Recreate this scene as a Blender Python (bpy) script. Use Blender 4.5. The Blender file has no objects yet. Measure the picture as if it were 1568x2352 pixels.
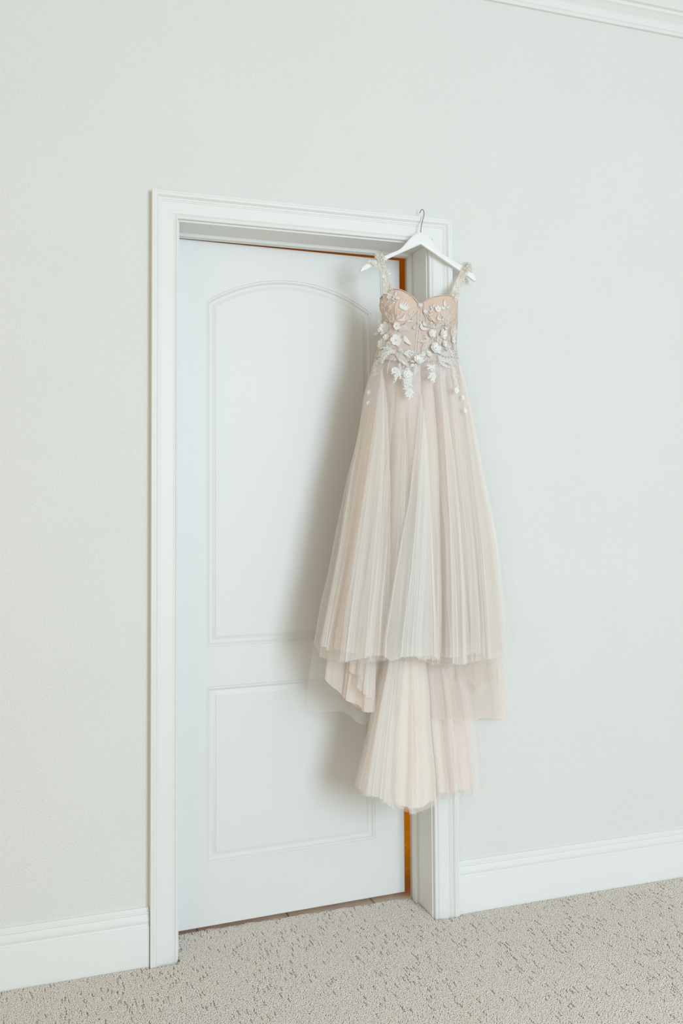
import bpy, math, random
import numpy as np
from mathutils import Vector

C = bpy.context.scene.collection
# ---------------------------------------------------------------- camera
F, YAW, PITCH, ROLL = 2082.597, 0.32975, 0.0408, -0.00607
CAM = np.array([-0.37156, -3.03181, 1.48028])
SHY = -103.323
FW = np.array([math.sin(YAW) * math.cos(PITCH), math.cos(YAW) * math.cos(PITCH), math.sin(PITCH)])
R0 = np.array([math.cos(YAW), -math.sin(YAW), 0.0])
U0 = np.cross(R0, FW)
RT = R0 * math.cos(ROLL) + U0 * math.sin(ROLL)
UP = -R0 * math.sin(ROLL) + U0 * math.cos(ROLL)
cam = bpy.data.cameras.new('camera')
cam.lens = F / 2352 * 36
cam.sensor_width = 36
cam.sensor_fit = 'AUTO'
cam.shift_y = SHY / 2352
cam.clip_start = 0.05
co = bpy.data.objects.new('camera', cam)
C.objects.link(co)
from mathutils import Matrix
co.matrix_world = Matrix(((RT[0], UP[0], -FW[0], CAM[0]), (RT[1], UP[1], -FW[1], CAM[1]),
                          (RT[2], UP[2], -FW[2], CAM[2]), (0, 0, 0, 1)))
bpy.context.scene.camera = co

# ---------------------------------------------------------------- world, lights, exposure
sc = bpy.context.scene
sc.view_settings.view_transform = 'Standard'
sc.view_settings.look = 'None'
sc.view_settings.gamma = 1
sc.view_settings.use_curve_mapping = False
sc.view_settings.exposure = 0.04
sc.cycles.transparent_max_bounces = 48
sc.cycles.max_bounces = 12
wd = bpy.data.worlds.new('room_glow')
sc.world = wd
wd.use_nodes = True
wd.node_tree.nodes['Background'].inputs[0].default_value = (1.0, 0.89, 0.70, 1)
wd.node_tree.nodes['Background'].inputs[1].default_value = 0.50


def area(name, loc, target, sx, sy, power, col):
    l = bpy.data.lights.new(name, 'AREA')
    l.shape = 'RECTANGLE'
    l.size, l.size_y, l.energy, l.color = sx, sy, power, col
    o = bpy.data.objects.new(name, l)
    C.objects.link(o)
    o.location = loc
    o.rotation_euler = (Vector(target) - Vector(loc)).to_track_quat('-Z', 'Y').to_euler()
    return o


area('window_daylight', (2.1, -6.6, 2.1), (1.1, 0, 1.2), 2.0, 2.8, 234, (0.66, 0.835, 0.99))
area('added_fill_left', (-3.4, -4.6, 1.7), (0.9, 0.1, 1.3), 2.4, 2.4, 18, (1.0, 0.82, 0.56))  # added warm fill with no known source, lifts right jamb and dress shadow
area('hall_wall_lamp', (0.45, 0.75, 0.9), (2.0, 2.6, 0.7), 0.4, 1.5, 10.5, (1.0, 0.42, 0.02))


# ---------------------------------------------------------------- helpers
def ray(px, py):
    return FW + RT * ((px - 784) / F) - UP * ((py - 1176 - SHY) / F)


def at(px, py, Y):                       # the point at depth Y seen at a pixel of the photograph
    d = ray(px, py)
    return CAM + d * ((Y - CAM[1]) / d[1])


class MB:
    def __init__(s):
        s.v, s.f = [], []

    def add(s, verts, faces):
        n = len(s.v)
        s.v.extend([tuple(map(float, q)) for q in verts])
        s.f.extend([tuple(i + n for i in q) for q in faces])

    def grid(s, rows, close=False):
        n = len(s.v)
        m = len(rows[0])
        for r in rows:
            s.v.extend([tuple(map(float, q)) for q in r])
        for i in range(len(rows) - 1):
            for j in range(m - (0 if close else 1)):
                a, b = n + i * m + j, n + i * m + (j + 1) % m
                s.f.append((a, b, b + m, a + m))

    def box(s, a, b):
        x0, y0, z0 = a
        x1, y1, z1 = b
        s.add([(x0, y0, z0), (x1, y0, z0), (x1, y1, z0), (x0, y1, z0), (x0, y0, z1), (x1, y0, z1), (x1, y1, z1), (x0, y1, z1)],
              [(0, 3, 2, 1), (4, 5, 6, 7), (0, 1, 5, 4), (1, 2, 6, 5), (2, 3, 7, 6), (3, 0, 4, 7)])

    def tube(s, pts, r, n=6, caps=True):
        pts = [np.array(p, float) for p in pts]
        rows = []
        for i, p in enumerate(pts):
            t = pts[min(i + 1, len(pts) - 1)] - pts[max(i - 1, 0)]
            t /= np.linalg.norm(t) + 1e-12
            a = np.cross(t, (0.31, 0.9, 0.2))
            a /= np.linalg.norm(a) + 1e-12
            b = np.cross(t, a)
            rr = r[i] if hasattr(r, '__len__') else r
            rows.append([p + rr * (a * math.cos(k * 2 * math.pi / n) + b * math.sin(k * 2 * math.pi / n)) for k in range(n)])
        m = len(s.v)
        s.grid(rows, True)
        if caps:
            s.f.append(tuple(range(m, m + n)))
            s.f.append(tuple(range(len(s.v) - n, len(s.v))))

    def ball(s, c, r, nu=8, nv=5):
        c = np.array(c)
        m = len(s.v)
        s.v.append(tuple(c + (0, 0, r)))
        for i in range(1, nv):
            a = math.pi * i / nv
            for j in range(nu):
                b = 2 * math.pi * j / nu
                s.v.append(tuple(c + r * np.array((math.sin(a) * math.cos(b), math.sin(a) * math.sin(b), math.cos(a)))))
        s.v.append(tuple(c - (0, 0, r)))
        e = len(s.v) - 1
        for j in range(nu):
            k = (j + 1) % nu
            s.f.append((m, m + 1 + j, m + 1 + k))
            for i in range(nv - 2):
                a = m + 1 + i * nu
                s.f.append((a + j, a + nu + j, a + nu + k, a + k))
            a = m + 1 + (nv - 2) * nu
            s.f.append((a + j, e, a + k))

    def build(s, name, mat, parent=None, smooth=True, uv=None):
        me = bpy.data.meshes.new(name)
        off = np.array(parent['base']) if parent is not None and 'base' in parent.keys() else np.zeros(3)
        me.from_pydata([tuple(np.array(q) - off) for q in s.v], [], s.f)
        if uv is not None:
            l = me.uv_layers.new(name='UVMap')
            idx = np.empty(len(me.loops), dtype=np.int64)
            me.loops.foreach_get('vertex_index', idx)
            l.data.foreach_set('uv', np.asarray(uv, dtype=np.float32)[idx].ravel())
        me.materials.append(mat)
        if smooth:
            me.polygons.foreach_set('use_smooth', np.ones(len(me.polygons), dtype=bool))
        me.update()
        o = bpy.data.objects.new(name, me)
        C.objects.link(o)
        if parent is not None:
            o.parent = parent
            if 'base' in parent.keys():
                o['base'] = (0.0, 0.0, 0.0)
                o['base'] = tuple(off)
        return o


def struct(o, label=None, cat=None):
    o['kind'] = 'structure'
    if label:
        o['label'] = label
    if cat:
        o['category'] = cat
    return o


def flat(o):
    o.data.polygons.foreach_set('use_smooth', np.zeros(len(o.data.polygons), dtype=bool))
    return o


def autosmooth(o, ang=0.6):
    import bmesh
    bm = bmesh.new()
    bm.from_mesh(o.data)
    bmesh.ops.recalc_face_normals(bm, faces=bm.faces)
    for e in bm.edges:
        e.smooth = not (len(e.link_faces) == 2 and e.calc_face_angle(0) > ang)
    for f in bm.faces:
        f.smooth = True
    bm.to_mesh(o.data)
    bm.free()
    return o


def catmull(pts, n=6):
    P = [np.array(p, float) for p in pts]
    if len(P) < 3:
        return [P[0] + (P[-1] - P[0]) * t for t in np.linspace(0, 1, n + 1)]
    P = [2 * P[0] - P[1]] + P + [2 * P[-1] - P[-2]]
    out = []
    for i in range(1, len(P) - 2):
        for k in range(n):
            t = k / n
            a, b, c, d = P[i - 1:i + 3]
            out.append(0.5 * ((2 * b) + (c - a) * t + (2 * a - 5 * b + 4 * c - d) * t * t + (3 * b - a - 3 * c + d) * t ** 3))
    out.append(P[-2])
    return out


# ---------------------------------------------------------------- materials
def mat(name, col, rough=0.6, spec=0.3, bump=None, mottle=0.0, metal=0.0, mscale=3.0):
    m = bpy.data.materials.new(name)
    m.use_nodes = True
    nt = m.node_tree
    b = nt.nodes['Principled BSDF']
    b.inputs['Base Color'].default_value = (*col, 1)
    b.inputs['Roughness'].default_value = rough
    b.inputs['Specular IOR Level'].default_value = spec
    b.inputs['Metallic'].default_value = metal
    tc = nt.nodes.new('ShaderNodeTexCoord')
    if mottle:
        n = nt.nodes.new('ShaderNodeTexNoise')
        n.inputs['Scale'].default_value = mscale
        n.inputs['Detail'].default_value = 5
        r = nt.nodes.new('ShaderNodeMapRange')
        r.inputs[1].default_value, r.inputs[2].default_value = 0.3, 0.7
        r.inputs[3].default_value, r.inputs[4].default_value = 1 - mottle, 1 + mottle
        x = nt.nodes.new('ShaderNodeVectorMath')
        x.operation = 'SCALE'
        x.inputs[0].default_value = col
        nt.links.new(tc.outputs['Object'], n.inputs['Vector'])
        nt.links.new(n.outputs[0], r.inputs[0])
        nt.links.new(r.outputs[0], x.inputs['Scale'])
        nt.links.new(x.outputs[0], b.inputs['Base Color'])
    if bump:
        n = nt.nodes.new('ShaderNodeTexNoise')
        n.inputs['Scale'].default_value = bump[0]
        n.inputs['Detail'].default_value = 3
        bp = nt.nodes.new('ShaderNodeBump')
        bp.inputs['Strength'].default_value = bump[1]
        bp.inputs['Distance'].default_value = bump[2]
        nt.links.new(tc.outputs['Object'], n.inputs['Vector'])
        nt.links.new(n.outputs[0], bp.inputs['Height'])
        nt.links.new(bp.outputs[0], b.inputs['Normal'])
    return m


def cloth(name, col, a0, a1, trans=0.45, streak=0.0, su=60.0, yoke=None):
    """thin net: coverage a0 seen square on, a1 seen edge on; streak = how unevenly it is gathered"""
    m = bpy.data.materials.new(name)
    m.use_nodes = True
    nt = m.node_tree
    nt.nodes.remove(nt.nodes['Principled BSDF'])
    N = nt.nodes.new
    L = nt.links.new
    out = nt.nodes['Material Output']
    d, t, mx = N('ShaderNodeBsdfDiffuse'), N('ShaderNodeBsdfTranslucent'), N('ShaderNodeMixShader')
    d.inputs[0].default_value = t.inputs[0].default_value = (*col, 1)
    mx.inputs[0].default_value = trans
    L(d.outputs[0], mx.inputs[1])
    L(t.outputs[0], mx.inputs[2])
    if yoke:                              # the cloth itself is dyed another tone towards its top
        uv, sx, rm, cm = N('ShaderNodeUVMap'), N('ShaderNodeSeparateXYZ'), N('ShaderNodeMapRange'), N('ShaderNodeMix')
        cm.data_type = 'RGBA'
        rm.inputs[1].default_value, rm.inputs[2].default_value = 0.06, 0.34
        rm.interpolation_type = 'SMOOTHSTEP'
        cm.inputs[6].default_value, cm.inputs[7].default_value = (*yoke, 1), (*col, 1)
        L(uv.outputs[0], sx.inputs[0])
        L(sx.outputs['Y'], rm.inputs[0])
        L(rm.outputs[0], cm.inputs[0])
        L(cm.outputs[2], d.inputs[0])
        L(cm.outputs[2], t.inputs[0])
    if a0 >= 1:
        L(mx.outputs[0], out.inputs[0])
        return m
    tp, mm, lw = N('ShaderNodeBsdfTransparent'), N('ShaderNodeMixShader'), N('ShaderNodeLayerWeight')
    lw.inputs[0].default_value = 0.35
    mr = N('ShaderNodeMapRange')
    mr.inputs[3].default_value, mr.inputs[4].default_value = a0, a1
    L(lw.outputs['Facing'], mr.inputs[0])
    fac = mr.outputs[0]
    if streak:
        uv, mp, nz = N('ShaderNodeUVMap'), N('ShaderNodeMapping'), N('ShaderNodeTexNoise')
        mp.inputs['Scale'].default_value = (su, 1.2, 1)
        nz.inputs['Scale'].default_value = 1.0
        nz.inputs['Detail'].default_value = 4
        nz.inputs['Roughness'].default_value = 0.7
        L(uv.outputs[0], mp.inputs[0])
        L(mp.outputs[0], nz.inputs['Vector'])
        r2 = N('ShaderNodeMapRange')
        r2.inputs[1].default_value, r2.inputs[2].default_value = 0.3, 0.7
        r2.inputs[3].default_value, r2.inputs[4].default_value = 1 - streak, 1 + streak
        L(nz.outputs[0], r2.inputs[0])
        mu = N('ShaderNodeMath')
        mu.operation = 'MULTIPLY'
        mu.use_clamp = True
        L(fac, mu.inputs[0])
        L(r2.outputs[0], mu.inputs[1])
        fac = mu.outputs[0]
    L(fac, mm.inputs[0])
    L(tp.outputs[0], mm.inputs[1])
    L(mx.outputs[0], mm.inputs[2])
    L(mm.outputs[0], out.inputs[0])
    return m


M_WALL = mat('wall_paint', (0.80, 0.805, 0.775), 0.75, 0.2, (140, 0.5, 0.005), 0.01)
M_TRIM = mat('trim_paint', (0.84, 0.845, 0.825), 0.42, 0.35, (30, 0.06, 0.002), 0.008)
M_DOOR = mat('door_paint', (0.83, 0.835, 0.815), 0.45, 0.35, (45, 0.05, 0.002), 0.008)
M_CEIL = mat('ceiling_paint', (0.82, 0.82, 0.79), 0.8, 0.2)
M_HALL = mat('hall_wall_paint', (0.75, 0.5, 0.25), 0.8, 0.1, None, 0.05)
M_TILE = mat('stone_tile', (0.84, 0.77, 0.65), 0.5, 0.3, (20, 0.1, 0.002), 0.12, 0, 9)
M_GROUT = mat('tile_grout', (0.90, 0.86, 0.78), 0.9, 0.1)
M_HANG = mat('hanger_lacquer', (0.88, 0.88, 0.88), 0.35, 0.4, (60, 0.03, 0.001))
M_WIRE = mat('hook_steel', (0.35, 0.33, 0.33), 0.3, 0.5, None, 0.0, 1.0)
M_CARPET_BASE = mat('carpet_backing', (0.62, 0.53, 0.42), 0.95, 0.05, (200, 0.5, 0.004), 0.1, 0, 40)
M_LACE = cloth('lace_white', (0.96, 0.955, 0.94), 1.0, 1.0, 0.25)
M_LACE_SHEER = cloth('lace_sheer', (0.95, 0.93, 0.90), 0.58, 0.9, 0.35)
M_LACE_CREAM = cloth('lace_cream', (0.90, 0.85, 0.77), 0.82, 1.0, 0.35)
M_BEAD = mat('pearl_bead', (0.9, 0.89, 0.86), 0.15, 0.6)
M_CUP = cloth('blush_cup_satin', (0.82, 0.64, 0.53), 1, 1, 0.1)
M_BOD = cloth('blush_corset_net', (0.76, 0.64, 0.57), 1, 1, 0.15)
M_BONE = cloth('boning_tape', (0.88, 0.78, 0.67), 1, 1, 0.15)
M_RIB = cloth('hanging_ribbon', (0.88, 0.82, 0.72), 0.7, 0.9, 0.3)
M_LINING = cloth('blush_lining', (0.955, 0.865, 0.80), 1, 1, 0.1)
M_LINING_SKIRT = cloth('blush_skirt_lining', (0.95, 0.825, 0.735), 1, 1, 0.1, yoke=(0.86, 0.75, 0.75))
M_LINING_DEEP = cloth('blush_back_lining', (0.94, 0.84, 0.77), 0.72, 0.95, 0.25, 0.1, 30)
M_T_IVORY = cloth('tulle_ivory', (0.97, 0.95, 0.92), 0.16, 0.72, 0.35, 0.12, 22)
M_T_BLUSH = cloth('tulle_blush', (0.97, 0.885, 0.845), 0.18, 0.75, 0.35, 0.12, 18)
M_T_PEACH = cloth('tulle_peach', (0.97, 0.90, 0.82), 0.18, 0.75, 0.35, 0.12, 25)
M_T_BRIGHT = cloth('tulle_pale_panel', (0.97, 0.955, 0.935), 0.26, 0.75, 0.3, 0.12, 20)
M_T_FAINT = cloth('tulle_faint', (0.96, 0.94, 0.90), 0.15, 0.5, 0.4, 0.12, 18)
M_T_WHITE = cloth('tulle_white', (0.97, 0.965, 0.945), 0.36, 0.85, 0.3, 0.12, 30)

# ---------------------------------------------------------------- setting: wall, openings, mouldings
XR, CW, CT = 1.0938, 0.0881, 2.5362          # casing outer width, casing board width, casing top
XI0, XI1, ZI = CW, XR - CW, 2.440            # casing inner edges
JX0, JX1, JZ = XI0 + 0.006, XI1 - 0.006, 2.434   # jamb faces
CEIL = 3.575
w = MB()
for a, b in (((-2.2, 0, -0.02), (JX0 - 0.018, 0.13, CEIL)), ((JX1 + 0.018, 0, -0.02), (4.6, 0.13, CEIL)),
             ((JX0 - 0.018, 0, JZ + 0.018), (JX1 + 0.018, 0.13, CEIL))):
    w.box(a, b)
struct(flat(w.build('wall_back', M_WALL)))

b = MB(); b.box((-2.2, -6, CEIL), (4.6, 0.13, CEIL + 0.1))
struct(flat(b.build('ceiling', M_CEIL)))


def sweep(profile, path_pts, frames):
    """profile [(a, b)], each path point P with axes (A, B): P + a*A + b*B"""
    rows = []
    for p, (A, B) in zip(path_pts, frames):
        rows.append([np.array(p) + a * np.array(A) + b_ * np.array(B) for a, b_ in profile])
    m = MB()
    m.grid(rows)
    n = len(profile)
    m.f.append(tuple(range(n)))
    m.f.append(tuple(range(len(m.v) - n, len(m.v))))
    return m


# casing profile: distance from the opening's edge, depth out of the wall
PR = [(0, 0.0), (0, -0.013), (0.0012, -0.0150), (0.004, -0.0160), (0.0068, -0.0150), (0.0078, -0.0120), (0.0105, -0.0112), (0.0130, -0.0135),
      (0.0165, -0.0160), (0.034, -0.0170), (0.0545, -0.0178), (0.0550, -0.0195), (0.0570, -0.0200), (0.0595, -0.0196), (0.0605, -0.0215), (0.0640, -0.0220),
      (0.0662, -0.0226), (0.0685, -0.0245), (0.0715, -0.0285), (0.0740, -0.0300), (0.0785, -0.0302), (0.0790, -0.0290), (0.0800, -0.0290), (0.0806, -0.0302),
      (0.0868, -0.0302), (0.0881, -0.0290), (0.0881, 0.0)]
r2 = math.sqrt(0.5)
l = sweep(PR, [(XI0, 0, -0.01), (XI0, 0, ZI)], [((-1, 0, 0), (0, 1, 0)), ((-1, 0, 1), (0, 1, 0))])
struct(autosmooth(l.build('trim_1', M_TRIM), 0.5))
l = sweep(PR, [(XI0, 0, ZI), (XI1, 0, ZI)], [((-1, 0, 1), (0, 1, 0)), ((1, 0, 1), (0, 1, 0))])
struct(autosmooth(l.build('trim_2', M_TRIM), 0.5))
l = sweep(PR, [(XI1, 0, -0.01), (XI1, 0, ZI)], [((1, 0, 0), (0, 1, 0)), ((1, 0, 1), (0, 1, 0))])
struct(autosmooth(l.build('trim_3', M_TRIM), 0.5))

# jambs with their door stops
SY0, SY1, ST = 0.120, 0.153, 0.0115
jt = 0.018
jl = MB(); jl.box((JX0 - jt, -0.001, -0.01), (JX0, 0.20, JZ)); jl.box((JX0 - 0.002, SY0, -0.01), (JX0 + ST, SY1, JZ - ST))
struct(flat(jl.build('trim_4', M_TRIM)))
jr = MB(); jr.box((JX1, -0.001, -0.01), (JX1 + jt, 0.20, JZ)); jr.box((JX1 - ST, SY0, -0.01), (JX1 + 0.002, SY1, JZ - ST))
struct(flat(jr.build('trim_5', M_TRIM)))
jh = MB(); jh.box((JX0 - jt, -0.001, JZ), (JX1 + jt, 0.20, JZ + jt)); jh.box((JX0, SY0, JZ - ST), (JX1, SY1, JZ + 0.002))
struct(flat(jh.build('trim_6', M_TRIM)))
for nm in ('trim_4', 'trim_5', 'trim_6'):
    md = bpy.data.objects[nm].modifiers.new('edge', 'BEVEL')
    md.width, md.segments = 0.0018, 2

# baseboards
BB = [(0, 0.0), (-0.0175, 0.0), (-0.0175, 0.1300), (-0.0165, 0.1325), (-0.0140, 0.1332), (-0.0125, 0.1370), (-0.0135, 0.1420), (-0.0145, 0.1440), (-0.0145, 0.1480), (-0.0128, 0.1560),
      (-0.0095, 0.1640), (-0.0092, 0.1650), (-0.0110, 0.1665), (-0.0115, 0.1690), (-0.0105, 0.1712), (-0.0075, 0.1725), (-0.0070, 0.1810), (-0.0058, 0.1838), (0, 0.1840)]


def baseboard(name, x0, x1):
    pr = [(-p[0], p[1]) for p in BB]
    m = sweep(pr, [(x0, 0, -0.012), (x1, 0, -0.012)], [((0, -1, 0), (0, 0, 1.065))] * 2)
    for i, q in enumerate(m.v):
        pass
    return struct(autosmooth(m.build(name, M_TRIM), 0.5))


baseboard('baseboard_left', -2.2, -0.0015)
baseboard('baseboard_right', XR + 0.001, 4.6)

# crown moulding along the ceiling
CR = [(0, 3.4034), (0.011, 3.4034), (0.013, 3.406), (0.013, 3.4125), (0.009, 3.4165), (0.009, 3.4185), (0.013, 3.4205), (0.0135, 3.4420), (0.016, 3.4480), (0.018, 3.4520),
      (0.021, 3.4545), (0.028, 3.4620), (0.036, 3.4720), (0.0405, 3.4740), (0.041, 3.4860), (0.052, 3.4890), (0.064, 3.5100), (0.082, 3.5300), (0.100, 3.5420),
      (0.104, 3.5430), (0.106, 3.5560), (0.118, 3.5600), (0.120, 3.5750), (0, 3.5750)]
m = sweep([(a, z) for a, z in CR], [(-2.2, 0, 0), (4.6, 0, 0)], [((0, -1, 0), (0, 0, 1))] * 2)
struct(autosmooth(m.build('trim_7', M_TRIM), 0.5))

# ---------------------------------------------------------------- the carpet and the hall behind the door
EDGE = 0.176
fb = MB(); fb.box((-2.2, -6, -0.06), (4.6, 0.0, -0.007)); fb.box((JX0, 0.0, -0.06), (JX1, EDGE, -0.007))
fl = struct(flat(fb.build('floor', M_CARPET_BASE)))

hb = MB(); hb.box((-1.2, EDGE, -0.06), (2.4, 2.6, -0.010))
hf = struct(flat(hb.build('floor_hall', M_GROUT)))
ts = 0.33
xs = [0.848 + k * ts for k in range(-4, 4)]
for i, x in enumerate(xs):
    for j in range(3):
        t = MB()
        y0 = EDGE + 0.003 + (j - 0.0) * ts - (0 if j == 0 else 0.10)
        y1 = EDGE + 0.003 + (j + 1) * ts - 0.10
        t.box((x + 0.003, y0 + 0.002, -0.012), (x + ts - 0.003, y1 - 0.003, -0.004))
        o = t.build('tile', M_TILE, hf, smooth=False)
        bv = o.modifiers.new('edge', 'BEVEL'); bv.width, bv.segments = 0.0012, 1
h = MB()
h.box((-1.3, 2.6, -0.06), (2.5, 2.7, 2.8))
struct(flat(h.build('wall_hall', M_HALL)))
h = MB(); h.box((-1.3, 0.131, -0.06), (-1.2, 2.6, 2.8))
struct(flat(h.build('wall_hall_left', M_HALL)))
h = MB(); h.box((2.4, 0.131, -0.06), (2.5, 2.6, 2.8))
struct(flat(h.build('wall_hall_right', M_HALL)))
h = MB(); h.box((-1.3, 0.131, 2.8), (2.5, 2.7, 2.9))
struct(flat(h.build('ceiling_hall', M_HALL)))


# carpet pile: leaning yarn tufts, one object nobody could count
def carpet_pile():
    rng = np.random.default_rng(5)
    sp = 0.0043
    X, Y = np.meshgrid(np.arange(-1.25, 2.45, sp), np.arange(-1.45, EDGE, sp * 0.9))
    X[1::2] += sp / 2
    X = X.ravel() + rng.uniform(-1, 1, X.size) * sp * 0.33
    Y = Y.ravel() + rng.uniform(-1, 1, Y.size) * sp * 0.33
    ok = (Y < -0.0195) | ((X > JX0 + 0.003) & (X < JX1 - 0.003) & (Y < EDGE - 0.006 + 0.004 * np.sin(X * 37) + 0.003 * np.sin(X * 91)))
    ok &= ~((Y > -0.033) & (X > -0.006) & (X < XI0 + 0.002)) & ~((Y > -0.033) & (X > XI1 - 0.002) & (X < XR + 0.006))
    ok &= ~((Y > SY0 - 0.002) & ((X < JX0 + ST + 0.003) | (X > JX1 - ST - 0.003)))
    X, Y = X[ok], Y[ok]
    # keep only what the photograph's view takes in, with a margin to either side
    P = np.stack([X, Y, np.zeros_like(X)], 1) - CAM
    z = P @ FW
    px = 784 + F * (P @ RT) / z
    py = 1176 + SHY - F * (P @ UP) / z
    k = (px > -330) & (px < 1900) & (py < 2520)
    X, Y = X[k], Y[k]
    n = len(X)
    # swathes where the pile was brushed one way or the other
    sw = np.sin(X * 5.1 + Y * 3.7 + 0.8 * np.sin(Y * 7 + X * 2)) * 0.5 + np.sin(X * 2.3 - Y * 6.1 + 1.3) * 0.5
    sw2 = np.sin(X * 9.1 + Y * 4.0 + 1.2 * np.sin(Y * 11 + X * 5)) * np.sin(Y * 13.0 - X * 3.1) + 0.25
    tall = rng.uniform(0.91, 1.05, n) * (0.0105 + 0.0012 * sw)
    cx = np.floor(X / 0.0052).astype(np.int64)
    off = ((cx * 7919) % 1013) / 1013.0
    cy = np.floor(Y / 0.026 + off).astype(np.int64)
    hsh = (((cx * 73856093) ^ (cy * 19349663)) % 10007) / 10007.0       # short tufts in streaks along the brushing leave dark gaps
    drop = hsh < 0.03 + 0.09 * np.clip(sw2, 0, 1)
    tall[drop] *= 0.55
    lx = 0.0018 * np.sin(X * 3 + Y * 2) + rng.normal(0, 0.0010, n)
    ly = -0.0035 + 0.0020 * sw + rng.normal(0, 0.0011, n)
    rad = rng.uniform(0.0027, 0.0037, n)
    base = np.stack([X, Y, np.full(n, -0.0072)], 1)
    a0 = rng.uniform(0, 6.28, n)
    V = np.empty((n, 7, 3))
    for kk in range(3):
        a = a0 + kk * 2.0944
        V[:, kk] = base + np.stack([np.cos(a) * rad * 0.8, np.sin(a) * rad * 0.8, 0 * a], 1)
        V[:, 3 + kk] = base + np.stack([np.cos(a) * rad + lx * 0.6, np.sin(a) * rad + ly * 0.6, tall * 0.88], 1)
    V[:, 6] = base + np.stack([lx, ly, tall], 1)
    T = np.array([[0, 1, 4], [0, 4, 3], [1, 2, 5], [1, 5, 4], [2, 0, 3], [2, 3, 5], [3, 4, 6], [4, 5, 6], [5, 3, 6]])
    tri = (np.arange(n)[:, None, None] * 7 + T[None]).reshape(-1)
    me = bpy.data.meshes.new('carpet_pile')
    me.vertices.add(n * 7)
    me.vertices.foreach_set('co', V.astype(np.float32).ravel())
    nf = n * 9
    me.loops.add(nf * 3)
    me.loops.foreach_set('vertex_index', tri.astype(np.int32))
    me.polygons.add(nf)
    me.polygons.foreach_set('loop_start', np.arange(0, nf * 3, 3, dtype=np.int32))
    me.update(calc_edges=True)
    me.polygons.foreach_set('use_smooth', np.ones(nf, dtype=bool))
    mt = mat('carpet_yarn', (0.85, 0.785, 0.715), 0.9, 0.1, None, 0.10, 0, 260)
    me.materials.append(mt)
    o = bpy.data.objects.new('carpet_pile', me)
    C.objects.link(o)
    o.parent = fl
    o['kind'] = 'stuff'
    print('tufts', n)


carpet_pile()

# ---------------------------------------------------------------- the door, slightly ajar
DW, DH, DT, DZ, DA = 0.880, 2.4065, 0.040, 0.017, math.radians(2.2)
door = bpy.data.objects.new('door_1', None)
C.objects.link(door)
door.location = (JX0, 0.1545, DZ)
door.rotation_euler = (0, 0, DA)
struct(door, 'white two-panel arched door standing slightly ajar behind the dress', 'door')


def panel_outline(x0, x1, z0, z1, rise, d, n=25):
    x0, x1, z0 = x0 + d, x1 - d, z0 + d
    pts = [(x0, z0), (x1, z0)]
    if rise:
        R = (((x1 + d) - (x0 - d)) ** 2 / 4 + rise ** 2) / (2 * rise)
        cx, cz = (x0 + x1) / 2, z1 + rise - R
        Rd = R - d
        for k in range(n):
            x = x1 + (x0 - x1) * k / (n - 1)
            pts.append((x, cz + math.sqrt(Rd * Rd - (x - cx) ** 2)))
    else:
        for k in range(n):
            pts.append((x1 + (x0 - x1) * k / (n - 1), z1 - d))
    return pts


LEV = [(0, 0), (0.0015, 0.0030), (0.0045, 0.0036), (0.0060, 0.0018), (0.0085, 0.0016), (0.0100, 0.0045), (0.0150, 0.0082), (0.0190, 0.0086), (0.0225, 0.0080),
       (0.0325, 0.0030), (0.0350, 0.0026), (0.0352, 0.0008)]
px0, px1 = 0.120, 0.760
panels = [(0.981 - DZ, 2.207 - DZ, 0.099), (0.232 - DZ, 0.842 - DZ, 0)]
leaf_b = MB()
n = 25
for (z0, z1, rise) in panels:
    for k in range(2):
        pass
up_o = panel_outline(px0, px1, *panels[0], 0)
lo_z0, lo_z1 = panels[1][0], panels[1][1]
up_z0 = panels[0][0]


def q(x0, z0, x1, z1):
    leaf_b.add([(x0, 0, z0), (x1, 0, z0), (x1, 0, z1), (x0, 0, z1)], [(0, 1, 2, 3)])


e = 0.003
q(e, e, px0, DH - e)
q(px1, e, DW - e, DH - e)
q(px0, e, px1, lo_z0)
q(px0, lo_z1, px1, up_z0)
arc = up_o[2:]
leaf_b.grid([[(x, 0, z) for x, z in arc], [(x, 0, DH - e) for x, z in arc]])
# rounded arris, edges and the back of the slab
ring = lambda i, y: [(i, y, i), (DW - i, y, i), (DW - i, y, DH - i), (i, y, DH - i)]
leaf_b.grid([ring(e, 0), ring(0.0009, 0.0009), ring(0, e), ring(0, DT - e), ring(e, DT)], True)
leaf_b.add(ring(e, DT), [(0, 1, 2, 3)])
leaf = autosmooth(leaf_b.build('door_leaf', M_DOOR, door), 0.4)
for (z0, z1, rise) in panels:
    p = MB()
    rows = []
    for d, y in LEV:
        rows.append([(x, y, z) for x, z in panel_outline(px0, px1, z0, z1, rise, d)])
    p.grid(rows, True)
    k = len(rows[-1])
    p.f.append(tuple(range(len(p.v) - k, len(p.v))))
    autosmooth(p.build('door_panel', M_DOOR, door), 0.35)

# ---------------------------------------------------------------- clothes hanger hooked over the casing
HY = -0.0455
hc = lambda p: (780 + p[0] * 0.2551, 440 + p[1] * 0.2551)
upper = [(181, 722), (190, 695), (215, 668), (260, 641), (320, 616), (380, 590), (460, 556), (520, 531), (560, 502), (600, 457), (640, 411), (685, 380), (728, 370),
         (770, 380), (806, 412), (838, 455), (870, 508), (920, 558), (1000, 611), (1100, 669), (1160, 706), (1195, 735), (1215, 770), (1224, 803)]
lower = [(184, 729), (215, 716), (250, 700), (300, 673), (345, 650), (400, 624), (470, 592), (540, 560), (590, 538), (640, 516), (690, 494), (715, 483), (725, 479),
         (745, 490), (790, 522), (830, 549), (880, 584), (930, 618), (1010, 673), (1075, 717), (1130, 753), (1170, 782), (1205, 808), (1219, 810)]
hang = bpy.data.objects.new('clothes_hanger', None)
C.objects.link(hang)
hbase = at(*hc((728, 370)), HY)
hang.location = hbase
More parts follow.
